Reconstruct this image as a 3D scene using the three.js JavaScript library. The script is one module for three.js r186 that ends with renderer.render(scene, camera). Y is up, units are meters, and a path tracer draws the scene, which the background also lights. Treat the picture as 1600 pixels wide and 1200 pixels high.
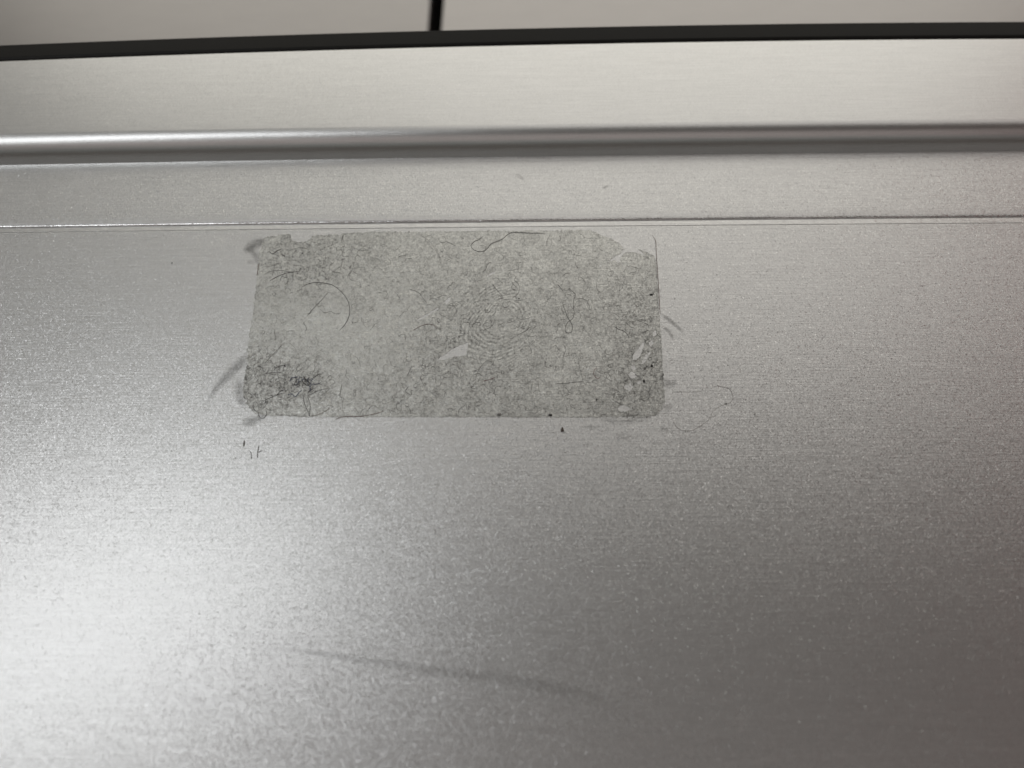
import * as THREE from 'three';
import { mergeGeometries } from 'three/addons/utils/BufferGeometryUtils.js';
import { RectAreaLightUniformsLib } from 'three/addons/lights/RectAreaLightUniformsLib.js';
import { RoundedBoxGeometry } from 'three/addons/geometries/RoundedBoxGeometry.js';

// ---------------------------------------------------------------- camera, lamps, exposure
RectAreaLightUniformsLib.init();
const scene = new THREE.Scene();
scene.background = new THREE.Color(0x000000);
const FOV = 54.86, TILT = 17.8 * Math.PI / 180, DIST = 0.14;
const camera = new THREE.PerspectiveCamera(FOV, 4 / 3, 0.005, 20);
camera.position.set(0, DIST * Math.cos(TILT), DIST * Math.sin(TILT));
camera.up.set(0, 0, -1);
camera.lookAt(0, 0, 0);
camera.focus = 0.1445;
camera.userData.fStop = 6.4;
const renderer = new THREE.WebGLRenderer({ antialias: true });
renderer.setSize(1024, 768);
renderer.toneMapping = THREE.LinearToneMapping;
renderer.toneMappingExposure = 1;
renderer.shadowMap.enabled = true;

const LAMP = { at: [-0.645, 1.08, 0.04], size: [0.74, 0.36], turn: 2.0, power: 1.72, color: 0xfdfeff };   // bright lamp, up and to the left
const WINDOW = { at: [0.08, 1.15, -1.49], size: [2.9, 1.2], power: 0.66, color: 0xfcf7ed };   // broad soft window beyond the far edge
const NEAR_FILL = [                                                                       // unseen fill lights added behind the viewer to grade the rim face
  { at: [0.0, 1.775, 1.05], size: [3.0, 0.88], power: 0.17, color: 0xfff0ea, flat: true },
  { at: [0.0, 1.53, 1.49], size: [3.0, 0.42], power: 0.20, color: 0xffeee9 },
  { at: [0.0, 0.98, 1.49], size: [3.0, 0.66], power: 0.085, color: 0xf6fff9 }];
const FILL_PANEL_LEFT = { at: [-1.0, 1.775, -0.92], size: [1.15, 0.95], power: 0.10, color: 0xfffdf8 };  // weak fill panel added overhead to lift the left side
const FILL_PANEL = { at: [0.62, 1.775, -0.90], size: [1.9, 0.95], power: 0.37, color: 0xfffaf4 };     // dim fill panel added overhead to brighten the right side
function areaLight({ at, size, power, color, turn = 0 }, look) {
  const l = new THREE.RectAreaLight(color, power, size[0], size[1]);
  l.position.set(...at); l.lookAt(...look); l.rotateZ(turn); scene.add(l);
  return l;
}

// ---------------------------------------------------------------- helpers
let seed = 20240611;
function rnd() { seed |= 0; seed = seed + 0x6D2B79F5 | 0; let t = Math.imul(seed ^ seed >>> 15, 1 | seed); t = t + Math.imul(t ^ t >>> 7, 61 | t) ^ t; return ((t ^ t >>> 14) >>> 0) / 4294967296; }
const gauss = () => Math.sqrt(-2 * Math.log(rnd() + 1e-9)) * Math.cos(6.283185 * rnd());
const clamp = (x, a = 0, b = 1) => Math.min(b, Math.max(a, x));
const smooth = (a, b, x) => { const t = clamp((x - a) / (b - a)); return t * t * (3 - 2 * t); };

// where a point seen in the 1600 x 1200 photograph lies on the horizontal plane at height y, and back
const F = 600 / Math.tan(FOV * Math.PI / 360), SN = Math.sin(TILT), CS = Math.cos(TILT);
function onPlane(px, py, y = 0) {
  const a = (px - 800) / F, b = (py - 600) / F;
  const dx = a, dy = -CS - SN * b, dz = -SN + CS * b, t = (y - DIST * CS) / dy;
  return [dx * t, DIST * SN + dz * t];
}
function seenAt(x, z, y = 0) {
  const vx = x, vy = y - DIST * CS, vz = z - DIST * SN;
  const d = -CS * vy - SN * vz, u = SN * vy - CS * vz;
  return [800 + F * vx / d, 600 - F * u / d];
}
// value noise
const hash = (x, y, s) => { let h = Math.imul(x, 374761393) + Math.imul(y, 668265263) + Math.imul(s, 974634721) | 0; h = Math.imul(h ^ h >>> 13, 1274126177); return ((h ^ h >>> 16) >>> 0) / 4294967296; };
function noise(x, y, s = 0) {
  const xi = Math.floor(x), yi = Math.floor(y), fx = x - xi, fy = y - yi, u = fx * fx * (3 - 2 * fx), v = fy * fy * (3 - 2 * fy);
  const a = hash(xi, yi, s), b = hash(xi + 1, yi, s), c = hash(xi, yi + 1, s), d = hash(xi + 1, yi + 1, s);
  return a + (b - a) * u + (c - a) * v + (a - b - c + d) * u * v;
}
const fbm = (x, y, s) => 0.5 * noise(x, y, s) + 0.27 * noise(x * 2.1, y * 2.1, s + 1) + 0.15 * noise(x * 4.3, y * 4.3, s + 2) + 0.08 * noise(x * 8.7, y * 8.7, s + 3);

const used = {};
function numbered(n) { const k = used[n] = (used[n] ?? -1) + 1; return k ? `${n}_${String(k).padStart(3, '0')}` : n; }
function mesh(name, geometry, material, parent = scene) {
  const m = new THREE.Mesh(geometry, material);
  m.name = numbered(name); m.castShadow = m.receiveShadow = true; parent.add(m);
  return m;
}
function thing(name, label, category, [x, y, z] = [0, 0, 0]) {
  const o = new THREE.Group(); o.name = numbered(name); o.position.set(x, y, z); o.userData = { label, category }; scene.add(o);
  return o;
}
function tag(o, label, category, group) { o.userData = { label, category }; if (group) o.userData.group = group; return o; }

// ---------------------------------------------------------------- textures
function blurWrap(a, n, sx, sy) {
  const pass = (src, sig, horiz) => {
    if (sig < 0.3) return src;
    const r = Math.ceil(sig * 3), k = []; let s = 0;
    for (let i = -r; i <= r; i++) { k.push(Math.exp(-i * i / (2 * sig * sig))); s += k[i + r]; }
    const out = new Float32Array(n * n), line = new Float32Array(n + 2 * r);
    for (let j = 0; j < n; j++) {
      for (let i = -r; i < n + r; i++) { const q = (i + 8 * n) % n; line[i + r] = horiz ? src[j * n + q] : src[q * n + j]; }
      for (let i = 0; i < n; i++) { let v = 0; for (let m = 0; m <= 2 * r; m++) v += line[i + m] * k[m]; if (horiz) out[j * n + i] = v / s; else out[i * n + j] = v / s; }
    }
    return out;
  };
  return pass(pass(a, sx, true), sy, false);
}
function unit(a) { let m = 0, q = 0; for (const v of a) m += v; m /= a.length; for (const v of a) q += (v - m) ** 2; q = Math.sqrt(q / a.length) || 1; return a.map(v => (v - m) / q); }
const white = n => { const a = new Float32Array(n * n); for (let i = 0; i < a.length; i++) a[i] = rnd() + rnd() + rnd() - 1.5; return a; };
function finish(t, srgb) {
  t.wrapS = t.wrapT = THREE.RepeatWrapping; t.magFilter = THREE.LinearFilter; t.minFilter = THREE.LinearMipmapLinearFilter;
  if (srgb) t.colorSpace = THREE.SRGBColorSpace; t.needsUpdate = true; return t;
}
const N = 2048, TILE = 0.066;
// blasted grain: every tiny facet leans its own way, with a few that lean far; brushing runs along x
const br = unit(blurWrap(white(N), N, 60, 1.6)), g1 = unit(blurWrap(white(N), N, 2.2, 1.6));
const grainData = new Uint8Array(N * N * 4), tintData = new Uint8Array(N * N * 4);
{
  const CX = 410, CY = 520, wx = N / CX, wy = N / CY, cell = new Float32Array(CX * CY * 4), slope = [new Float32Array(N * N), new Float32Array(N * N)];
  for (let k = 0; k < CX * CY; k++) { const far = 0.5 + 1.9 * rnd() ** 5; cell[k * 4] = rnd(); cell[k * 4 + 1] = rnd(); cell[k * 4 + 2] = gauss() * far * 0.30; cell[k * 4 + 3] = gauss() * far * 0.30; }
  for (let y = 0; y < N; y++) for (let x = 0; x < N; x++) {
    const cx = Math.floor(x / wx), cy = Math.floor(y / wy); let best = 1e9, pick = 0;
    for (let b = -1; b <= 1; b++) for (let a = -1; a <= 1; a++) { const k = ((cy + b + CY) % CY * CX + (cx + a + CX) % CX) * 4, dx = (cx + a + cell[k]) * wx - x, dy = (cy + b + cell[k + 1]) * wy - y, d = dx * dx + dy * dy; if (d < best) { best = d; pick = k; } }
    slope[0][y * N + x] = cell[pick + 2]; slope[1][y * N + x] = cell[pick + 3];
  }
  const sx = blurWrap(slope[0], N, 0.8, 0.8), sy = blurWrap(slope[1], N, 0.8, 0.8), at = (a, x, y) => a[((y + N) % N) * N + ((x + N) % N)];
  for (let y = 0; y < N; y++) for (let x = 0; x < N; x++) {
    const i = (y * N + x) * 4, hx = sx[y * N + x], hy = sy[y * N + x] + (at(br, x, y + 1) - at(br, x, y - 1)) * 0.12, l = Math.hypot(hx, hy, 1);
    grainData[i] = 127.5 - 127.5 * hx / l; grainData[i + 1] = 127.5 - 127.5 * hy / l; grainData[i + 2] = 127.5 + 127.5 / l; grainData[i + 3] = 255;
    const w = clamp(0.94 + 0.016 * at(br, x, y) + 0.014 * at(g1, x, y)) * 255; tintData[i] = tintData[i + 1] = tintData[i + 2] = w; tintData[i + 3] = 255;
  }
}
const grainTex = finish(new THREE.DataTexture(grainData, N, N)); grainTex.repeat.set(1 / TILE, 1 / TILE);
const tintTex = finish(new THREE.DataTexture(tintData, N, N)); tintTex.repeat.set(1 / TILE, 1 / TILE);

// ---------------------------------------------------------------- materials
const metal = new THREE.MeshPhysicalMaterial({ color: new THREE.Color().setRGB(0.82, 0.828, 0.824), metalness: 0.965, roughness: 0.38, map: tintTex, normalMap: grainTex, normalScale: new THREE.Vector2(0.18, 0.18) });
const rimMetal = metal.clone(); rimMetal.normalScale = new THREE.Vector2(0.045, 0.045); rimMetal.roughness = 0.33;
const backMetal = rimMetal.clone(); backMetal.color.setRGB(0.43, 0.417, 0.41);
const rubber = new THREE.MeshPhysicalMaterial({ color: new THREE.Color().setRGB(0.011, 0.011, 0.010), roughness: 0.45, specularIntensity: 0.35 });
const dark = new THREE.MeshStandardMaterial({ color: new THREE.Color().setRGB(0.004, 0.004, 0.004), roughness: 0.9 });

// ---------------------------------------------------------------- the casing: lines read along the photograph, laid on their planes
function fit(points, degree, y) {           // least squares z(x) on the plane at height y
  const P = points.map(([a, b]) => onPlane(a, b, y)), n = degree + 1, A = [...Array(n)].map(() => new Float64Array(n + 1));
  for (const [x, z] of P) for (let i = 0; i < n; i++) { for (let j = 0; j < n; j++) A[i][j] += (x * 10) ** (i + j); A[i][n] += z * (x * 10) ** i; }
  for (let i = 0; i < n; i++) { let p = i; for (let k = i; k < n; k++) if (Math.abs(A[k][i]) > Math.abs(A[p][i])) p = k; [A[i], A[p]] = [A[p], A[i]]; for (let k = 0; k < n; k++) if (k !== i) { const f = A[k][i] / A[i][i]; for (let j = i; j <= n; j++) A[k][j] -= f * A[i][j]; } }
  return x => { let z = 0; for (let i = 0; i < n; i++) z += A[i][n] / A[i][i] * (x * 10) ** i; return z; };
}
const H = 0.0047;                            // height of the raised rim
const seamFar = fit([[0, 356], [400, 351], [800, 346.3], [1200, 341.5], [1600, 339]], 2, 0);
const seamNear = fit([[0, 364], [400, 358.4], [950, 354], [1600, 348.5]], 2, 0);
const stepFoot = fit([[0, 259], [200, 256], [400, 251.5], [800, 245.5], [1200, 240], [1600, 236.5]], 2, 0);
const sealNear = fit([[0, 94], [200, 86], [400, 80.5], [600, 77], [800, 69.5], [1000, 64.5], [1200, 61], [1400, 59.5], [1600, 60.5]].map(([a, b]) => [a, b + 1.8]), 2, H);
const sealFar = fit([[0, 71], [200, 63], [400, 56], [600, 51], [800, 46], [1000, 41], [1200, 36.5], [1400, 34.5], [1600, 35.5]].map(([a, b]) => [a, b - 0.6]), 2, H);

function loft(profile, steps = 120) {         // profile(x) -> [[y, z], ...] from the far side to the near side
  const XS = [...Array(steps + 1)].map((_, i) => -0.19 + 0.38 * i / steps), rows = XS.map(profile), m = rows[0].length, pos = [], uv = [], idx = [], s0 = [0];
  const mid = rows[steps / 2]; for (let j = 1; j < m; j++) s0.push(s0[j - 1] + Math.hypot(mid[j][0] - mid[j - 1][0], mid[j][1] - mid[j - 1][1]));
  XS.forEach((x, i) => rows[i].forEach(([y, z], j) => { pos.push(x, y, z); uv.push(x + 0.5, 0.5 - (mid[0][1] + s0[j])); }));
  for (let i = 0; i < XS.length - 1; i++) for (let j = 0; j < m - 1; j++) { const a = i * m + j, b = a + m; idx.push(a, a + 1, b, b, a + 1, b + 1); }
  const g = new THREE.BufferGeometry();
  g.setAttribute('position', new THREE.Float32BufferAttribute(pos, 3)); g.setAttribute('uv', new THREE.Float32BufferAttribute(uv, 2)); g.setIndex(idx); g.computeVertexNormals();
  return g;
}
function arc(cy, cz, r, a0, a1, n) { const o = []; for (let i = 0; i <= n; i++) { const a = (a0 + (a1 - a0) * i / n) * Math.PI / 180; o.push([cy + r * Math.sin(a), cz + r * Math.cos(a)]); } return o; }   // 90 degrees looks up, 0 towards the viewer

const casing = thing('metal_casing', 'silver blasted metal casing with a seam and a raised rounded rim', 'metal casing');
const STRIP = 0.00024, FACE = 0.00005;
mesh('face_panel', loft(x => { const z = seamNear(x); const o = [[-0.006, z - 0.0000], ...arc(FACE - 0.00006, z + 0.00006, 0.00006, 180, 90, 5)]; for (let k = 1; k <= 40; k++) o.push([FACE, z + 0.00006 + (0.12 - z) * k / 40]); o.push([-0.006, 0.1205]); return o; }), metal, casing);
mesh('seam_ledge', loft(x => { const a = seamFar(x), b = seamNear(x) - 0.00009; return [[-0.0001, a - 0.0006], [-0.0001, a], [0, b - 0.00005], [-0.00006, b], [-0.006, b]]; }), metal, casing);
mesh('border_strip', loft(x => { const a = stepFoot(x) - 0.003, b = seamFar(x); const o = []; for (let k = 0; k <= 10; k++) o.push([STRIP, a + (b - 0.00046 - a) * k / 10]); o.push([STRIP - 0.0001, b - 0.00045]); return o; }), metal, casing);
const edgeMetal = metal.clone(); edgeMetal.roughness = 0.21; edgeMetal.normalScale = new THREE.Vector2(0.25, 0.25);
{
  const wob = (x, k) => 0.00002 * (noise(x * 900, k, 51) - 0.5) + 0.00002 * (noise(x * 3000, k, 52) - 0.5), lean = x => 0.39 + 0.06 * (noise(x * 1500, 2, 53) - 0.5);
  const lip = x => { const b = seamFar(x), z0 = b - 0.00041 + wob(x, 1), z1 = b + wob(x, 2), y0 = STRIP - 0.00002; return [[y0 - 0.0001, z0 - 0.00002], [y0, z0], [y0 - 0.00001 - (z1 - z0) * 0.5 * lean(x), (z0 + z1) / 2], [y0 - (z1 - z0) * lean(x), z1], [-0.0001, z1 + 0.00004]]; };
  mesh('seam_edge', loft(lip, 760), edgeMetal, casing).userData.label = 'fine bevelled edge along the seam';
}
const RF = 0.0045, SL = 15;                  // fillet of the rim and lean of its front in degrees
const rim = mesh('raised_rim', loft(x => {
  const f = stepFoot(x), e = sealNear(x), o = [];
  const top = H, s = Math.sin(SL * Math.PI / 180), c = Math.cos(SL * Math.PI / 180);
  // centre of the fillet, so that its tangent of lean SL meets the foot
  const cy = top - RF, ty = cy + RF * s, tz = f - (ty - STRIP) * s / c, cz = tz - RF * c;
  o.push([top, e]);
  for (let k = 1; k <= 12; k++) o.push([top, e + (cz - e) * k / 13]);
  o.push(...arc(cy, cz, RF, 90, SL, 16));
  for (let k = 1; k <= 4; k++) o.push([ty + (STRIP - 0.0005 - ty) * k / 4, tz + (f + 0.0005 * s / c - tz) * k / 4]);
  return o;
}), rimMetal, casing);
const seal = mesh('black_seal', loft(x => {
  const a = sealFar(x), b = sealNear(x), w = b - a, o = [[-0.02, a]];
  o.push([H - 0.0004, a], ...arc(H - 0.0002, a + 0.0003, 0.0003, 170, 90, 5), ...arc(H + 0.0001 - w * 0.22, b - w * 0.24, w * 0.24, 88, 25, 9), [H - 0.002, b]);
  return o;
}), rubber, casing); seal.userData.label = 'thin black rubber seal along the far edge of the rim';

// panels beyond the seal, lower down and out of focus
const BY = -0.045;
function backPanel(x0, x1, xa0, xa1, tone, label) {
  // quadrilateral: far edge from x0 to x1, near edge from xa0 to xa1
  const zf = -0.42, zn = -0.10, shape = new THREE.Shape([new THREE.Vector2(xa0, -zn), new THREE.Vector2(xa1, -zn), new THREE.Vector2(x1, -zf), new THREE.Vector2(x0, -zf)]);
  const g = new THREE.ExtrudeGeometry(shape, { depth: 0.03, bevelEnabled: true, bevelSize: 0.0005, bevelThickness: 0.0005, bevelSegments: 3 });
  g.rotateX(-Math.PI / 2); g.translate(0, BY - 0.0305, 0);
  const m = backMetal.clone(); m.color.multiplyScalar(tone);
  return tag(mesh('back_panel', g, m), label, 'metal panel', 'blurred panels beyond the seal');
}
const gap = [[670, 0], [695.5, 0], [666.5, 48], [691.5, 48]].map(([a, b]) => onPlane(a, b, BY));
const slope = (a, b) => z => a[0] + (b[0] - a[0]) * (z - a[1]) / (b[1] - a[1]);
const gl = slope(gap[0], gap[2]), gr = slope(gap[1], gap[3]);
backPanel(-0.5, gl(-0.42), -0.5, gl(-0.10), 0.95, 'blurred silver panel beyond the black seal, on the left of the dark gap');
backPanel(gr(-0.42), 0.5, gr(-0.10), 0.5, 1.04, 'blurred silver panel beyond the black seal, on the right of the dark gap');
{ const g = new THREE.BoxGeometry(0.06, 0.004, 0.34); g.translate((gl(-0.26) + gr(-0.26)) / 2, BY - 0.0345, -0.26); tag(mesh('gap_shade_strip', g, dark), 'added black strip that keeps the gap between the far panels dark', 'shade strip'); }  // black strip added below the gap, standing in for its shade

// ---------------------------------------------------------------- the residue of the label
const outlinePx = [[413, 371], [440, 367], [454, 366], [455, 376], [466, 379], [480, 377], [490, 369], [520, 367], [545, 364], [600, 362.5], [700, 362], [760, 361], [800, 361], [860, 361], [905, 359.5], [928, 361], [940, 368], [955, 373], [967, 380], [975, 389], [968, 397], [953, 406], [948, 410], [960, 407], [967, 411], [971, 400], [978, 394], [992, 395], [1006, 399], [1014, 405], [1006, 397], [997, 389.5], [1010, 394], [1022, 400], [1025.5, 412], [1028, 450], [1030, 490], [1033, 530], [1035, 570], [1037.5, 610], [1038, 630], [1034, 641], [1024, 650], [1008, 652.5], [950, 652], [880, 652.5], [800, 652], [700, 652], [600, 651.5], [540, 652], [480, 652], [440, 650], [415, 650], [398, 645], [386, 634], [381, 618], [379, 605], [382, 590], [385, 570], [388, 540], [391, 515], [395, 490], [398, 465], [401, 440], [403, 415], [405, 395]];
const holesPx = [
  [[683, 562.5], [688, 558], [696.5, 553], [702, 548.5], [707, 545.5], [715, 541], [723.5, 537.5], [728, 535.5], [731.5, 536], [731, 542], [729.5, 548.5], [729.5, 552], [728, 556], [722, 556], [717.5, 557.5], [711, 557], [705.5, 559], [699, 560.5], [693.5, 563]],
  [[988, 563], [990, 553], [997, 545], [1003, 536], [1007, 535], [1005, 544], [1001, 555], [995, 562]],
  [[985, 573], [991, 571], [994, 576], [990, 578]], [[982, 586], [988, 582], [993, 587], [989, 591], [984, 590]],
  [[977, 603], [984, 599], [988, 604], [984, 609], [978, 608]], [[760, 431], [766, 427], [773, 424], [774, 427], [768, 430], [761, 433]],
  [[694, 472], [700, 466], [705, 464], [703, 471], [698, 476]], [[1006, 556], [1012, 551], [1017, 549], [1013, 558], [1006, 567], [1002, 569]], [[966, 637], [974, 634], [983, 639], [976, 642], [968, 641]],
  [[995, 597], [1000, 595], [1001, 599], [997, 601]], [[1014, 537], [1018, 532], [1020, 537], [1017, 541]], [[1020, 520], [1024, 517], [1025, 523], [1021, 525]],
  [[936, 414], [939, 413], [940, 416], [937, 417.5]], [[650, 500], [666, 491], [684, 481], [686, 483], [668, 494], [653, 502]],
];
function rough(list, amp0, step, s) {          // subdivide an outline (in metres) and make it uneven
  const P = list.map(([a, b]) => onPlane(a, b, 0)), out = [];
  P.forEach((p, i) => { const q = P[(i + 1) % P.length], n = Math.max(1, Math.round(Math.hypot(q[0] - p[0], q[1] - p[1]) / step)); for (let k = 0; k < n; k++) { const x = p[0] + (q[0] - p[0]) * k / n, z = p[1] + (q[1] - p[1]) * k / n, amp = x < -0.046 || (z < -0.0305 && x < 0.018) || (x > 0.016 && z > -0.004) ? amp0 * 2.2 : amp0; out.push([x + amp * (noise(x * 2600, z * 2600, s) + noise(x * 7000, z * 7000, s + 7) - 1), z + amp * (noise(x * 2600, z * 2600, s + 3) + noise(x * 7000, z * 7000, s + 9) - 1)]); } });
  return out;
}
const inPoly = ([x, y], P) => { let c = false; for (let i = 0, j = P.length - 1; i < P.length; j = i++) if ((P[i][1] > y) !== (P[j][1] > y) && x < (P[j][0] - P[i][0]) * (y - P[i][1]) / (P[j][1] - P[i][1]) + P[i][0]) c = !c; return c; };
const inGlue = p => inPoly(p, outlinePx) && !holesPx.some(h => inPoly(p, h));
const outline = rough(outlinePx, 0.00016, 0.00022, 11), holes = holesPx.map(h => { if (h.length > 5 || h[0][0] < 960) return h; const cx = h.reduce((t, p) => t + p[0], 0) / h.length, cy = h.reduce((t, p) => t + p[1], 0) / h.length; return h.map(p => [cx + (p[0] - cx) * 1.25, cy + (p[1] - cy) * 1.25]); }).map((h, i) => rough(h, 0.00013, 0.00012, 40 + i));
const FILM = 0.00006;
function slab(points, holeList, y0, t) {
  const sh = new THREE.Shape(points.map(([x, z]) => new THREE.Vector2(x, -z))); for (const h of holeList) sh.holes.push(new THREE.Path(h.map(([x, z]) => new THREE.Vector2(x, -z))));
  const g = new THREE.ExtrudeGeometry(sh, { depth: t, bevelEnabled: false }); g.rotateX(-Math.PI / 2); g.translate(0, y0, 0);
  const p = g.attributes.position, uv = g.attributes.uv; for (let i = 0; i < p.count; i++) uv.setXY(i, p.getX(i) + 0.5, 0.5 - p.getZ(i));
  return g;
}
// dirt caught in the glue, kept in metres on the casing: texel -> place
const B = { x0: -0.056, x1: 0.036, z0: -0.044, z1: 0.012 }, TW = 2048, TH = 1248;
const dirt = new Float32Array(TW * TH), txOf = x => (x - B.x0) / (B.x1 - B.x0) * TW, tyOf = z => (z - B.z0) / (B.z1 - B.z0) * TH;
const MM = 0.001;
function segDist(x, z, list) { let d = 1e9; for (let i = 0; i < list.length; i++) { const p = list[i], q = list[(i + 1) % list.length], ux = q[0] - p[0], uz = q[1] - p[1], t = clamp(((x - p[0]) * ux + (z - p[1]) * uz) / (ux * ux + uz * uz + 1e-15)); const e = Math.hypot(x - p[0] - ux * t, z - p[1] - uz * t); if (e < d) d = e; } return d; }
// how much lint a spot holds, by spot in photograph coordinates
const spots = [[470, 600, 45, 0.75], [400, 610, 40, 0.8], [400, 570, 40, 0.5], [430, 385, 60, 0.35], [540, 400, 70, 0.45], [470, 430, 50, 0.35], [1000, 550, 45, 0.6], [1010, 600, 40, 0.7], [1025, 560, 30, 0.7], [960, 640, 60, 0.6], [800, 645, 80, 0.35], [720, 640, 60, 0.3], [620, 645, 60, 0.4], [900, 470, 60, 0.3], [1000, 480, 40, 0.6], [760, 510, 75, 0.45], [690, 560, 60, 0.35], [560, 560, 60, 0.15], [650, 430, 80, 0.15]];
const bare = [[505, 500, 24, 0.8], [540, 540, 35, 0.5], [520, 485, 22, 0.6], [900, 420, 50, 0.2], [600, 480, 60, 0.3], [450, 470, 40, 0.2], [640, 530, 50, 0.25]];
function load(px, py) { let v = 0.25; for (const [a, b, r, w] of spots) v += w * Math.exp(-((px - a) ** 2 + (py - b) ** 2) / (r * r)); for (const [a, b, r, w] of bare) v -= 0.6 * w * Math.exp(-((px - a) ** 2 + (py - b) ** 2) / (r * r)); return clamp(v, 0.02, 1.2); }
{
  for (let j = 0; j < TH; j++) for (let i = 0; i < TW; i++) {
    const x = B.x0 + (B.x1 - B.x0) * i / TW, z = B.z0 + (B.z1 - B.z0) * j / TH, [px, py] = seenAt(x, z);
    if (px < 360 || px > 1060 || py < 345 || py > 670) continue;
    const L = load(px, py);
    let v = 0.11 + 0.15 * (L - 0.3) + 0.11 * (fbm(x * 700, z * 700, 5) - 0.5) * 2 + (0.11 + 0.14 * L) * (noise(x * 5200, z * 5200, 21) * noise(x * 2300, z * 2300, 23) * 2.6 - 0.5);
    const ridge = Math.abs(fbm(x * 900 + 3 * noise(x * 400, z * 400, 3), z * 900, 31) - 0.5); v += (0.05 + 0.30 * L) * smooth(0.026, 0, ridge);           // wrinkles in the glue
    // fingerprint in the middle of the glue
    const fx = px - 786, fy = py - 500, tx = fx * 0.80 - fy * 0.60, ty = fx * 0.60 + fy * 0.80;      // along and across the tilt of the print
    const rr = Math.hypot(px - 765, (py - 512) / 1.1), m = smooth(95, 40, rr) * smooth(12, 34, Math.hypot(fx, fy)) * clamp(2.4 * noise(x * 520, z * 520, 77) - 0.5) * (0.55 + 0.75 * noise(x * 2600, z * 2600, 78));
    if (m > 0) { const w = Math.hypot(tx * 0.62, ty * 1.05) + 9 * noise(px / 34, py / 34, 61) + 3 * noise(px / 10, py / 10, 62); v += 0.34 * m * Math.sin(w * 6.283 / 4.9) * 0.5; }
    v += 0.045 * smooth(0.45, 0.72, fbm(x * 190, z * 230, 91)) - 0.035 * smooth(0.5, 0.75, fbm(x * 260 + 9, z * 260, 95));       // thicker and thinner patches of glue
    dirt[j * TW + i] = v;
  }
  // grime that gathered along the cut edge
  for (let k = 0; k < outline.length; k++) {
    const [x, z] = outline[k], [px, py] = seenAt(x, z), w = (0.06 + 0.28 * noise(k / 9, 3, 88) * noise(k / 40, 9, 89)) * (py > 640 ? 1.7 : px > 1015 ? 1.3 : px < 395 && py > 570 ? 1.8 : 1);
    const r = 5 + 9 * noise(k / 13, 5, 90);
    for (let b = -16; b <= 16; b++) for (let a = -16; a <= 16; a++) { const i = Math.round(txOf(x)) + a, j = Math.round(tyOf(z)) + b, d = Math.hypot(a, b); if (d < r && i >= 0 && j >= 0 && i < TW && j < TH) dirt[j * TW + i] += w * 0.35 * (1 - d / r); }
  }
  // thousands of tiny fibres pressed into the glue
  for (let k = 0; k < 8000; k++) {
    const px = 380 + 660 * rnd(), py = 358 + 298 * rnd(); if (rnd() > (load(px, py) + 0.25 * fbm(px / 38, py / 30, 33) - 0.12) * 0.95) continue;
    let [x, z] = onPlane(px, py), a = rnd() * 6.283, curl = gauss() * 0.25; const n = 10 + rnd() * 34, w = 0.10 + 0.32 * rnd() * rnd();
    for (let s = 0; s < n; s++) {
      const fx = txOf(x), fy = tyOf(z), i0 = Math.floor(fx), j0 = Math.floor(fy);
      for (let b = -1; b <= 2; b++) for (let c = -1; c <= 2; c++) { const i = i0 + c, j = j0 + b, d = Math.hypot(i - fx, j - fy); if (i >= 0 && j >= 0 && i < TW && j < TH && d < 1.5) dirt[j * TW + i] += w * 0.34 * (1 - d / 1.5); }
      a += curl + gauss() * 0.2; curl += gauss() * 0.06; curl *= 0.95; x += Math.cos(a) * 0.04 * MM; z += Math.sin(a) * 0.04 * MM;
    }
  }
}
const filmData = new Uint8Array(TW * TH * 4), filmRough = new Uint8Array(TW * TH * 4);
for (let j = 0; j < TH; j++) for (let i = 0; i < TW; i++) {
  const v = clamp(dirt[j * TW + i], 0, 0.92), o = ((TH - 1 - j) * TW + i) * 4, k = 1 - v;
  const lin = [0.70 * k + 0.03, 0.71 * k + 0.03, 0.685 * k + 0.029];
  for (let c = 0; c < 3; c++) { const l = clamp(lin[c]); filmData[o + c] = 255 * (l <= 0.0031308 ? 12.92 * l : 1.055 * l ** (1 / 2.4) - 0.055); }
  filmData[o + 3] = 255;
  filmRough[o] = 0; filmRough[o + 1] = 255 * clamp(0.37 + 0.30 * v); filmRough[o + 2] = 255 * clamp(1.0 - 0.55 * v); filmRough[o + 3] = 255;
}
function boxed(t) { const w = B.x1 - B.x0, h = B.z1 - B.z0; t.repeat.set(1 / w, 1 / h); t.offset.set(-(B.x0 + 0.5) / w, -(0.5 - B.z1) / h); return t; }
const filmTex = boxed(finish(new THREE.DataTexture(filmData, TW, TH), true)), filmRoughTex = boxed(finish(new THREE.DataTexture(filmRough, TW, TH)));
const film = new THREE.MeshPhysicalMaterial({ color: 0xffffff, map: filmTex, metalness: 1, metalnessMap: filmRoughTex, roughness: 1, roughnessMap: filmRoughTex, normalMap: grainTex, normalScale: new THREE.Vector2(0.30, 0.30) });

const residue = thing('adhesive_residue', 'grey rectangle of sticky glue left by a peeled label, full of lint', 'glue residue');
mesh('glue_film', slab(outline, holes, FACE, FILM), film, residue);

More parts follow.
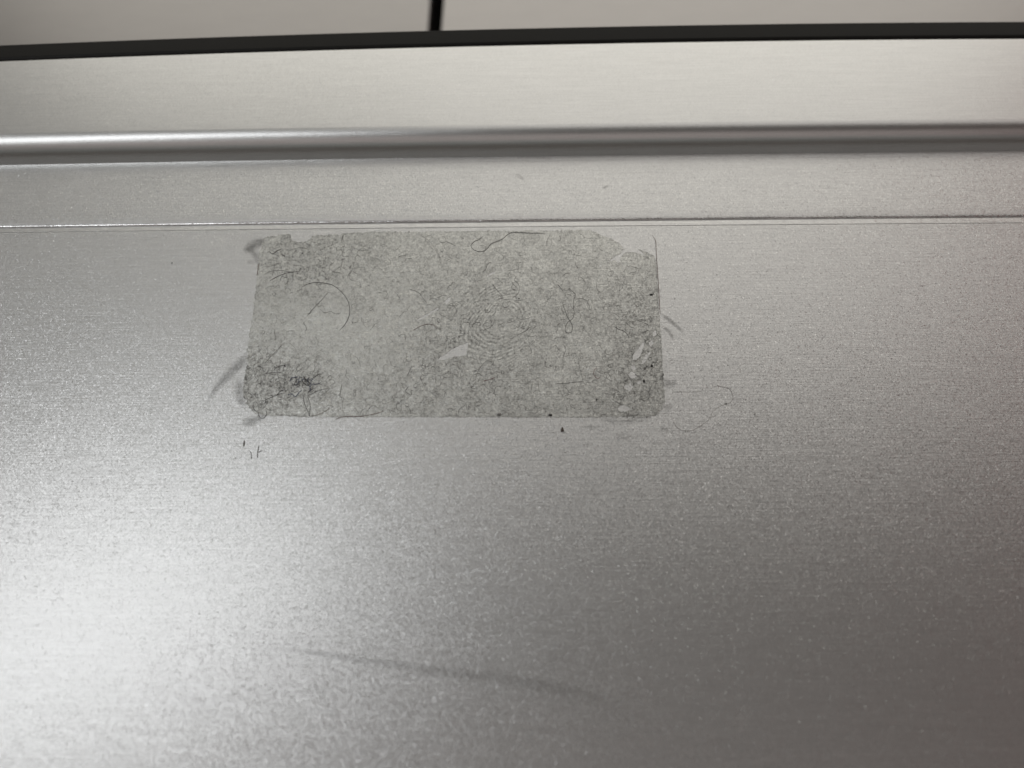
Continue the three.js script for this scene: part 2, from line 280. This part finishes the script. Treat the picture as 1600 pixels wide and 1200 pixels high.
// ---------------------------------------------------------------- hairs, fibres, specks
function strand(pts, radius, sides = 5, y = FACE + FILM, ripple = 0) {   // a hair through photograph points, lying on the surface
  const P = pts.map(([a, b]) => { const [x, z] = onPlane(a, b); return new THREE.Vector3(x, y + radius * 0.8, z); });
  if (ripple) for (const p of P) p.y += rnd() * ripple;
  const c = new THREE.CatmullRomCurve3(P, false, 'centripetal'), n = Math.max(6, Math.round(c.getLength() / 0.00022)), g = new THREE.TubeGeometry(c, n, radius, sides, false);
  const pos = g.attributes.position, q = new THREE.Vector3();                 // the ends taper
  for (let i = 0; i <= n; i++) { const t = i / n, k = Math.min(1, 0.25 + Math.min(t, 1 - t) * 10); c.getPointAt(t, q); for (let s = 0; s <= sides; s++) { const v = i * (sides + 1) + s; pos.setXYZ(v, q.x + (pos.getX(v) - q.x) * k, q.y + (pos.getY(v) - q.y) * k, q.z + (pos.getZ(v) - q.z) * k); } }
  return g;
}
const hairMat = (r, g, b) => new THREE.MeshStandardMaterial({ color: new THREE.Color().setRGB(r, g, b), roughness: 0.6 });
const blackHair = hairMat(0.075, 0.073, 0.073), greyHair = hairMat(0.20, 0.20, 0.193), paleHair = hairMat(0.42, 0.41, 0.39), blackLint = hairMat(0.10, 0.098, 0.095), brownHair = hairMat(0.16, 0.085, 0.06), redHair = hairMat(0.20, 0.06, 0.055), blueHair = hairMat(0.07, 0.10, 0.19);
const hair = (pts, r, mat, label, category = 'hair', y) => tag(mesh(category === 'hair' ? 'hair' : 'fibre', strand(pts, r * 0.86 * MM, 6, y), mat), label, category);

hair([[471, 449], [480, 444.7], [493, 441.6], [506.7, 442.7], [520, 446], [532, 454.7], [540, 464], [544.7, 473], [546.7, 484], [545, 496], [538, 509], [530, 517]], 0.055, blackHair, 'large curved hair forming most of a ring on the left part of the glue');
hair([[852, 365], [825, 364.6], [799, 364], [783, 375], [767.5, 381.5], [761, 389], [752, 393.5], [741, 391], [736, 384.7], [741, 378], [750, 374], [756.5, 368]], 0.055, blackHair, 'dark thread with a teardrop loop at the top edge of the glue', 'thread');
hair([[870.6, 444], [880, 455]], 0.045, blackHair, 'short straight hair just above the wavy looped thread', 'hair');
hair([[888, 450], [894, 455], [899, 461], [896, 470], [895.6, 477], [897, 489], [894, 499], [888, 503], [883, 514], [885, 520], [892.5, 519], [894, 508], [889, 500], [883, 486], [877, 467.5]], 0.047, blackHair, 'wavy thread ending in a small loop, right of the fingerprint', 'thread');
hair([[899, 468], [907, 467], [916, 470], [921, 479], [922, 487]], 0.04, greyHair, 'thin grey arched hair beside the wavy looped thread');
hair([[655, 367], [670, 376], [683, 395], [689.5, 407], [686, 416]], 0.035, paleHair, 'faint pale arched hair near the top of the glue, left of the teardrop loop');
hair([[639.5, 452], [655, 458], [661, 466], [667, 473.5]], 0.045, greyHair, 'grey bent hair between the ring hair and the fingerprint');
hair([[636, 588], [640, 580], [644, 572]], 0.045, blackHair, 'short upright dark hair below the middle of the glue, left of the torn wedge');
hair([[638, 604], [634, 612], [641, 617]], 0.05, blackHair, 'tiny black hook shaped fibre near the lower middle of the glue', 'fibre');
hair([[645, 517], [655, 511], [668, 507], [677, 508], [683, 514]], 0.045, brownHair, 'brown arched fibre left of the fingerprint', 'fibre');
hair([[755, 595.6], [765, 593.5], [774, 590]], 0.05, redHair, 'short reddish fibre below the fingerprint', 'fibre');
hair([[933, 574], [928, 580], [928, 586], [934, 592], [938, 589]], 0.045, redHair, 'small reddish curl in the right half of the glue', 'fibre');
hair([[867.5, 600], [890, 598.5], [911, 596]], 0.045, blackHair, 'straight level hair crossing the foot of a slanting one, lower right half of glue');
hair([[903, 564], [907, 580], [911, 596]], 0.035, greyHair, 'fine slanting hair that ends on the straight level hair');
hair([[880, 538], [884, 546], [880, 558], [880, 574]], 0.04, greyHair, 'wavy upright grey hair below the wavy looped thread');
hair([[961, 511], [967, 515], [974, 517.5], [980, 523], [983, 528]], 0.05, blackHair, 'dark curved hair left of the glue-free lens patch on the right');
hair([[769, 444], [776, 453], [786, 464.4]], 0.045, greyHair, 'short slanting grey hair above the fingerprint, left of the curly one');
hair([[807, 431], [804, 438], [810, 444], [811, 455], [807, 462], [800, 466]], 0.045, greyHair, 'curly grey hair shaped like a question mark above the fingerprint');
hair([[830, 510], [820, 518], [808, 524]], 0.045, greyHair, 'straight slanting hair on the right flank of the fingerprint');
hair([[742.5, 596], [747, 580], [756, 568], [764, 561]], 0.04, greyHair, 'long curved hair right below the torn wedge in the glue');
hair([[523, 657], [530, 653], [544, 651], [560, 651], [576, 649], [593, 645], [601, 642]], 0.055, brownHair, 'long brown hair lying along the bottom edge of the glue');
hair([[535, 598], [532, 616], [535, 627], [536, 642], [539, 649]], 0.038, greyHair, 'thin upright grey hair right of the blue lint tuft');
hair([[1019, 368], [1024, 376], [1025, 390], [1026.5, 412], [1029, 450], [1031.5, 492]], 0.05, brownHair, 'brown hair running down the right edge of the glue from its bare corner');
hair([[405, 412], [403, 422], [402, 430]], 0.05, brownHair, 'short brown hair on the upper left edge of the glue');
hair([[422, 439], [435, 432], [448, 427], [460, 426]], 0.055, greyHair, 'grey hair slanting across the upper left of the glue, above the ring hair');
hair([[413, 429], [425, 424], [440, 423], [452, 425], [470, 424]], 0.04, greyHair, 'thin wavy grey hair just above another slanting one in the upper left of the glue');
hair([[455, 391], [465, 388], [476, 388], [484, 391]], 0.04, greyHair, 'pale grey bowed hair under the notch in the top edge of the glue');
hair([[420, 393], [427, 397], [432, 393], [439, 390]], 0.055, blackHair, 'small dark zigzag fibre in the upper left corner of the glue', 'fibre');
hair([[410, 585], [425, 582.5], [442, 582]], 0.05, greyHair, 'level grey hair left of the blue lint tuft');
hair([[413, 569], [422, 559], [432, 549], [441, 539]], 0.045, greyHair, 'straight rising grey hair above the blue lint tuft, near the left edge');
hair([[428, 579], [435, 573], [445, 571]], 0.045, blackHair, 'short dark fibre with a black dot at its end, above the lint tuft', 'fibre');
hair([[411, 573], [412, 580], [418, 583]], 0.045, greyHair, 'small grey hook beside the level hair at the left of the glue', 'fibre');
hair([[395, 633], [398, 641], [404, 645]], 0.06, blackHair, 'black hooked fibre in the lower left corner of the glue', 'fibre');
hair([[404, 643], [405, 651], [411, 654], [417, 648], [416, 642]], 0.05, blackHair, 'black open loop of fibre hanging off the lower left corner of the glue', 'fibre');
hair([[513, 457], [503, 469], [493, 479], [480, 494]], 0.045, greyHair, 'straight grey hair slanting down through the middle of the ring hair');
hair([[500, 483], [508, 489], [517, 487], [525, 491], [533, 489]], 0.04, greyHair, 'wavy grey fibre lying inside the ring hair', 'fibre');
hair([[1110, 607], [1120.7, 603], [1128.6, 604.6], [1139.7, 608.5], [1145, 620], [1142, 628], [1134, 631.5], [1125, 634.7], [1114, 643], [1108, 654.5], [1095, 665], [1082.6, 672], [1071.5, 673.5], [1060.5, 670], [1051, 658]], 0.055, hairMat(0.46, 0.45, 0.43), 'pale looping hair on bare metal at the lower right of the glue', 'hair', FACE);
hair([[1049, 613], [1066, 612.5], [1083, 612.6], [1100, 611]], 0.035, paleHair, 'faint level hair on bare metal between glue and pale looping hair', 'hair', FACE);
hair([[1046, 570], [1051, 567], [1054, 564]], 0.04, paleHair, 'tiny pale fibre on bare metal just right of the glue', 'fibre', FACE);

// lint tuft with blue and black strands
const tuft = thing('lint_tuft', 'dark blue and black tuft of lint in the lower left of the glue', 'lint');
{
  const put = (pts, r, m) => mesh('strand', strand(pts, r * 0.8 * MM, 5, FACE + FILM, 0.00006), m, tuft);
  put([[453, 597], [456, 591], [461, 590], [466, 589]], 0.07, blueHair); put([[471, 593], [476, 600], [482, 603], [484, 598], [478, 594], [474, 588]], 0.075, blackHair);
  put([[484, 594], [491, 590], [499, 585], [504, 584.5]], 0.055, blackHair); put([[449, 617], [456, 616], [462, 620], [468, 613], [472, 610]], 0.07, blueHair);
  put([[473, 615], [476, 630], [482, 645], [484, 651]], 0.045, blackHair); put([[481, 620], [485, 634], [484, 645], [484, 651]], 0.045, blackHair);
  put([[484, 618], [495, 612], [508, 608], [519, 608]], 0.045, blackHair); put([[484, 651], [498, 648], [510, 642], [516, 637]], 0.045, brownHair);
  put([[445, 597], [444, 604], [445, 610], [449, 612]], 0.04, blackHair); put([[432, 619], [437, 613], [444, 609]], 0.055, blackHair);
  put([[415, 625], [425, 621], [437, 616], [446, 614]], 0.05, blackHair); put([[444, 592], [436, 590], [430, 596]], 0.04, greyHair);
  for (let k = 0; k < 24; k++) { const a = rnd() * 6.283, r = 3 + 12 * rnd(), p = [472 + Math.cos(a) * r * 1.2, 601 + Math.sin(a) * r], q = []; let d = rnd() * 6.283; for (let s = 0; s < 5; s++) { q.push([...p]); d += gauss() * 0.7; p[0] += Math.cos(d) * 3.2; p[1] += Math.sin(d) * 3; } put(q, 0.03 + 0.03 * rnd(), rnd() < 0.5 ? blueHair : rnd() < 0.6 ? blackHair : greyHair); }
}
// all the small loose curls: nobody could count them
{
  const lots = [[], []];
  for (let k = 0; lots[0].length + lots[1].length < 800 && k < 12000; k++) {
    const px = 388 + 642 * rnd(), py = 364 + 285 * rnd(); if (rnd() > (load(px, py) + 0.4 * fbm(px / 42, py / 34, 35) - 0.22) * 0.9) continue;
    if (px > 940 && py < 412 && px + (412 - py) > 985) continue;
    const p = [px, py], q = []; let a = rnd() * 6.283, c = gauss() * 0.5; const n = 4 + Math.floor(rnd() * 5), st = 1.6 + 2.6 * rnd();
    for (let s = 0; s < n; s++) { q.push([...p]); a += c + gauss() * 0.45; p[0] += Math.cos(a) * st; p[1] += Math.sin(a) * st; }
    if (q.some(p => !inGlue(p))) continue;
    lots[rnd() < 0.35 ? 0 : 1].push(strand(q, (0.015 + 0.017 * rnd()) * MM, 4));
  }
  const l = mesh('lint_fibres', mergeGeometries(lots[0]), blackLint, residue); l.userData.kind = 'stuff';
  const m = mesh('lint_fibres', mergeGeometries(lots[1]), greyHair, residue); m.userData.kind = 'stuff';
}
// specks and crumbs
function speck(px, py, rx, ry, mat, label, y = FACE, tipped = 0) {
  rx *= 0.82; ry *= 0.82;
  const g = new THREE.IcosahedronGeometry(1, 3), p = g.attributes.position, v = new THREE.Vector3(), s = Math.round(px * 7 + py);
  for (let i = 0; i < p.count; i++) { v.fromBufferAttribute(p, i).normalize(); const k = 0.72 + 0.55 * noise(v.x * 1.6 + 5, v.y * 1.6 + v.z * 1.1 + 9, s); p.setXYZ(i, v.x * k * rx * MM, Math.max(-0.2, v.y) * k * Math.min(rx, ry) * 0.7 * MM, (v.z * k - tipped * Math.pow(Math.max(0, -v.z), 4)) * ry * MM); }
  g.computeVertexNormals();
  const [x, z] = onPlane(px, py), o = tag(mesh('dirt_speck', g, mat), label, 'speck'); o.position.set(x, y + 0.2 * Math.min(rx, ry) * MM * 0.6, z); return o;
}
const crumb = hairMat(0.03, 0.029, 0.028), brownCrumb = hairMat(0.08, 0.062, 0.05);
speck(1017.5, 461, 0.42, 0.26, crumb, 'black angular speck near the right edge of the glue', FACE + FILM);
speck(878.5, 672.5, 0.36, 0.40, brownCrumb, 'dark brown seed shaped speck on bare metal below the glue', FACE, 1.1);
speck(472.5, 396, 0.16, 0.16, crumb, 'tiny round black dot in the upper left of the glue', FACE + FILM);
speck(445, 571.5, 0.19, 0.16, crumb, 'black dot at the end of a short fibre above the lint tuft', FACE + FILM);
speck(811, 467, 0.2, 0.14, crumb, 'tiny black dot under the curly grey hair above the fingerprint', FACE + FILM);
speck(1018, 572, 0.26, 0.34, crumb, 'upright black crumb beside the small glue-free spots on the right', FACE + FILM);
speck(1006.5, 577, 0.17, 0.15, crumb, 'small black crumb left of the upright crumb', FACE + FILM);
speck(1006, 596, 0.26, 0.40, crumb, 'slanted black crumb above the lower right corner of the glue', FACE + FILM);
speck(978, 595, 0.24, 0.24, greyHair, 'grey crumb left of the lowest glue-free spot on the right', FACE + FILM);
speck(860, 649, 0.46, 0.28, crumb, 'black crumb caught on the bottom edge of the glue, right of centre', FACE + FILM);
speck(780, 648, 0.44, 0.30, greyHair, 'grey crumb caught on the bottom edge of the glue, near its middle', FACE + FILM);
speck(932, 625, 0.16, 0.22, crumb, 'tiny black crumb in the lower right part of the glue', FACE + FILM);
speck(381.5, 693, 0.17, 0.75, brownCrumb, 'thin upright brown sliver on bare metal below the left corner of the glue');
hair([[388, 704], [391.5, 706], [393, 711], [393, 718]], 0.07, greyHair, 'bent grey sliver below the left corner, between two other marks', 'fibre', FACE);
hair([[405, 696], [403.5, 703], [402.5, 710], [402.5, 716]], 0.075, hairMat(0.13, 0.12, 0.11), 'dark upright fibre below the left corner, rightmost of the small marks', 'fibre', FACE);
hair([[402, 707], [405, 706.5], [409, 704]], 0.08, hairMat(0.13, 0.12, 0.11), 'tiny side fibre crossing the dark upright one below the left corner', 'fibre', FACE);
speck(368, 716, 0.14, 0.12, greyHair, 'faint grey dot below and left of the three slivers');
speck(269, 411, 0.16, 0.18, greyHair, 'lone grey dot on bare metal far left of the glue');
speck(1179.5, 647, 0.15, 0.16, brownCrumb, 'lone dark dot on bare metal right of the pale looping hair');
speck(1134, 631, 0.34, 0.18, greyHair, 'small grey crumb caught on the pale looping hair');
speck(970, 399.5, 0.001, 0.001, greyHair, 'x').removeFromParent();
speck(958, 408, 0.15, 0.12, greyHair, 'grey dot in the bare nick near the upper right corner of the glue');

// ---------------------------------------------------------------- greasy marks on the bare metal: thin deposits with soft rims
function smudge(pts, widths, strength, label, tint = [0.10, 0.10, 0.095], name = 'smudge', s = 1) {
  const P = pts.map(([a, b]) => { const [x, z] = onPlane(a, b); return new THREE.Vector3(x, FACE + 0.000012, z); }), c = new THREE.CatmullRomCurve3(P, false, 'centripetal'), n = 60, m = 12, pos = [], uv = [], idx = [];
  for (let i = 0; i <= n; i++) {
    const t = i / n, p = c.getPointAt(t), d = c.getTangentAt(t), k = t * (widths.length - 1), k0 = Math.min(widths.length - 2, Math.floor(k)), w = (widths[k0] + (widths[k0 + 1] - widths[k0]) * (k - k0)) * MM;
    for (let j = 0; j <= m; j++) { const q = j / m * 2 - 1; pos.push(p.x - d.z * w * q, p.y, p.z + d.x * w * q); uv.push(t, j / m); }
  }
  for (let i = 0; i < n; i++) for (let j = 0; j < m; j++) { const a = i * (m + 1) + j, b = a + m + 1; idx.push(a, a + 1, b, b, a + 1, b + 1); }
  const g = new THREE.BufferGeometry(); g.setAttribute('position', new THREE.Float32BufferAttribute(pos, 3)); g.setAttribute('uv', new THREE.Float32BufferAttribute(uv, 2)); g.setIndex(idx); g.computeVertexNormals();
  const W = 256, V = 64, data = new Uint8Array(W * V * 4), len = c.getLength() / MM, wide = Math.max(...widths);
  for (let y = 0; y < V; y++) for (let x = 0; x < W; x++) {
    const u = x / W, v = y / V * 2 - 1, gx = u * len, gz = v * wide;
    const e = Math.pow(clamp(1 - v * v), 2.0) * smooth(0, 0.22, u) * smooth(1, 0.7, u), grit = 0.45 + 0.75 * fbm(gx * 1.2, gz * 1.6, s * 13) + 0.5 * (noise(gx * 5, gz * 5, s * 17) - 0.5);
    const o = (y * W + x) * 4, a = 255 * clamp(0.74 * strength * e * grit); data[o] = data[o + 1] = data[o + 2] = a; data[o + 3] = 255;
  }
  const t = new THREE.DataTexture(data, W, V); t.magFilter = THREE.LinearFilter; t.needsUpdate = true;
  const mat = new THREE.MeshStandardMaterial({ color: new THREE.Color().setRGB(...tint), roughness: 0.75, alphaMap: t, transparent: true });
  const o = mesh(name, g, mat); o.castShadow = false; return tag(o, label, 'smudge');
}
smudge([[394, 548], [376, 568], [356, 588], [338, 607], [327, 624], [320, 637]], [0.9, 1.5, 1.3, 0.8, 0.5], 0.42, 'grey curved smear trailing off the left edge of the glue', undefined, 'smudge', 1);
smudge([[380, 396], [392, 386], [405, 379], [418, 373]], [0.9, 1.6, 1.5, 0.8], 0.62, 'dark smudge at the upper left corner of the glue', undefined, 'smudge', 2);
smudge([[385, 386], [394, 392], [401, 402], [404, 412]], [0.8, 1.1, 0.8], 0.4, 'small smudge just under the dark one at the upper left corner', undefined, 'smudge', 3);
smudge([[384, 411], [398, 409], [410, 413]], [0.6, 0.8, 0.5], 0.2, 'faint level smudge beside the upper left edge of the glue', undefined, 'smudge', 4);
smudge([[376, 660], [392, 659], [406, 653], [420, 648]], [0.8, 1.4, 1.1, 0.7], 0.4, 'smudge under the lower left corner of the glue', undefined, 'smudge', 5);
smudge([[377, 590], [374, 605], [377, 625], [386, 640]], [1.0, 1.4, 1.2, 0.8], 0.4, 'soft dark smudge along the lower left edge of the glue', undefined, 'smudge', 6);
smudge([[1031, 490], [1043, 498], [1055, 508], [1066, 519], [1069, 524]], [0.45, 0.6, 0.55, 0.35], 0.5, 'upper of two short smears right of the glue', undefined, 'smudge', 7);
smudge([[1033, 511], [1042, 515], [1049, 524], [1053, 533]], [0.4, 0.6, 0.55, 0.35], 0.45, 'lower of two short smears right of the glue', undefined, 'smudge', 8);
smudge([[1035, 592], [1044, 600], [1050, 599], [1056, 591]], [0.7, 1.2, 1.0, 0.4], 0.38, 'hooked smudge right of the lower part of the glue', undefined, 'smudge', 9);
smudge([[1036, 640], [1044, 636], [1052, 631]], [0.9, 1.1, 0.6], 0.22, 'faint smudge right of the lower right corner of the glue', undefined, 'smudge', 10);
smudge([[1030, 670], [1040, 671], [1047, 674]], [0.5, 0.8, 0.5], 0.3, 'small smudge below the lower right corner of the glue', undefined, 'smudge', 11);
smudge([[958, 686], [976, 683], [992, 684]], [1.0, 1.7, 1.0], 0.14, 'faint round smudge below the right part of the glue', undefined, 'smudge', 12);
smudge([[905, 667], [925, 668], [945, 667]], [0.4, 0.6, 0.4], 0.24, 'faint level smudge right of the brown seed shaped speck', undefined, 'smudge', 13);
smudge([[930, 655], [960, 658], [990, 656], [1020, 652]], [0.6, 0.9, 0.9, 0.6], 0.26, 'grubby smear along the bottom edge near the right corner', undefined, 'smudge', 14);
smudge([[390, 1011], [450, 1015], [500, 1021], [560, 1030], [620, 1039], [700, 1050], [790, 1061], [860, 1073], [930, 1089], [1000, 1108]], [0.5, 0.6, 0.8, 1.0, 1.2, 1.4, 1.6, 1.9, 2.3], 0.21, 'long dark scuff across the bare metal near the bottom', [0.10, 0.095, 0.09], 'scuff', 15);
smudge([[805, 273], [812, 277], [820, 282]], [0.5, 0.8, 0.5], 0.22, 'small faint grey spot on the strip between rim and seam', undefined, 'smudge', 16).position.y = STRIP - FACE;
smudge([[940, 296], [946, 293], [951, 290]], [0.3, 0.4, 0.3], 0.4, 'tiny dark scratch mark on the strip between rim and seam', undefined, 'smudge', 17).position.y = STRIP - FACE;

// ---------------------------------------------------------------- the room that the metal mirrors, outside the frame, with added fill lights
const paint = (r, g, b) => new THREE.MeshStandardMaterial({ color: new THREE.Color().setRGB(r, g, b), roughness: 0.9 });
function slabBox(name, size, at, mat) { const o = mesh(name, new THREE.BoxGeometry(...size), mat); o.position.set(...at); o.userData.kind = 'structure'; return o; }
slabBox('floor', [3.4, 0.1, 3.4], [0, -0.95, 0], paint(0.16, 0.14, 0.12));
slabBox('ceiling', [3.4, 0.1, 3.4], [0, 1.85, 0], paint(0.12, 0.12, 0.112));
slabBox('wall_far', [3.4, 2.7, 0.1], [0, 0.45, -1.6], paint(0.55, 0.53, 0.5));
slabBox('wall_near', [3.4, 2.7, 0.1], [0, 0.45, 1.6], paint(0.24, 0.21, 0.19));
slabBox('wall_left', [0.1, 2.7, 3.1], [-1.65, 0.45, 0], paint(0.56, 0.56, 0.555));
slabBox('wall_right', [0.1, 2.7, 3.1], [1.65, 0.45, 0], paint(0.44, 0.27, 0.27));
const glow = (c, k) => new THREE.MeshStandardMaterial({ color: 0x111111, emissive: c, emissiveIntensity: k, roughness: 0.9 });
{
  const t = thing('ceiling_lamp', 'bright rectangular lamp hanging up and to the left', 'lamp', LAMP.at);
  const d = mesh('lamp_diffuser', new RoundedBoxGeometry(LAMP.size[0], LAMP.size[1], 0.012, 3, 0.004), glow(LAMP.color, 0.8), t); d.position.z = -0.012;
  mesh('lamp_housing', new RoundedBoxGeometry(LAMP.size[0] + 0.04, LAMP.size[1] + 0.04, 0.05, 3, 0.012), paint(0.5, 0.5, 0.5), t).position.z = -0.045;
  t.lookAt(0, 0, 0); t.rotateZ(-LAMP.turn);
  areaLight(LAMP, [0, 0, 0]);
  const w = thing('window', 'broad pale window in the far wall', 'window', [WINDOW.at[0], WINDOW.at[1], -1.53]);
  mesh('glow_pane', new THREE.BoxGeometry(WINDOW.size[0], WINDOW.size[1], 0.02), glow(WINDOW.color, 0.6), w);
  areaLight(WINDOW, [WINDOW.at[0], WINDOW.at[1], 0]);
  const named = ['added warm fill light in the ceiling behind the viewer', 'upper of two added warm fill lights on the near wall', 'lower and dimmer of two added fill lights on the near wall'];
  NEAR_FILL.forEach((n, k) => {
    const v = thing('window', named[k], 'window', n.flat ? [n.at[0], 1.788, n.at[2]] : [n.at[0], n.at[1], 1.53]);  // made-up fill light, built as a glowing pane
    mesh('glow_pane', new THREE.BoxGeometry(n.size[0], n.flat ? 0.02 : n.size[1], n.flat ? n.size[1] : 0.02), glow(n.color, n.power * 0.8), v);
    if (!n.flat) return areaLight(n, [n.at[0], n.at[1], 0]);
    const q = new THREE.RectAreaLight(n.color, n.power, n.size[0], n.size[1]); q.position.set(...n.at); q.rotation.x = -Math.PI / 2; scene.add(q);
  });
  [[FILL_PANEL, 'wide dim fill panel added flat in the ceiling'], [FILL_PANEL_LEFT, 'smaller and dimmest fill panel added in the ceiling, above the left wall']].forEach(([k, label]) => {
    const p = thing('ceiling_fill', label, 'lamp', [k.at[0], 1.788, k.at[2]]);  // made-up fill panel that lifts the mirrored ceiling
    mesh('fill_diffuser', new THREE.BoxGeometry(k.size[0], 0.02, k.size[1]), glow(k.color, k.power * 0.7), p);
    const l = new THREE.RectAreaLight(k.color, k.power, k.size[0], k.size[1]); l.position.set(...k.at); l.rotation.x = -Math.PI / 2; scene.add(l);
  });
}

renderer.render(scene, camera);
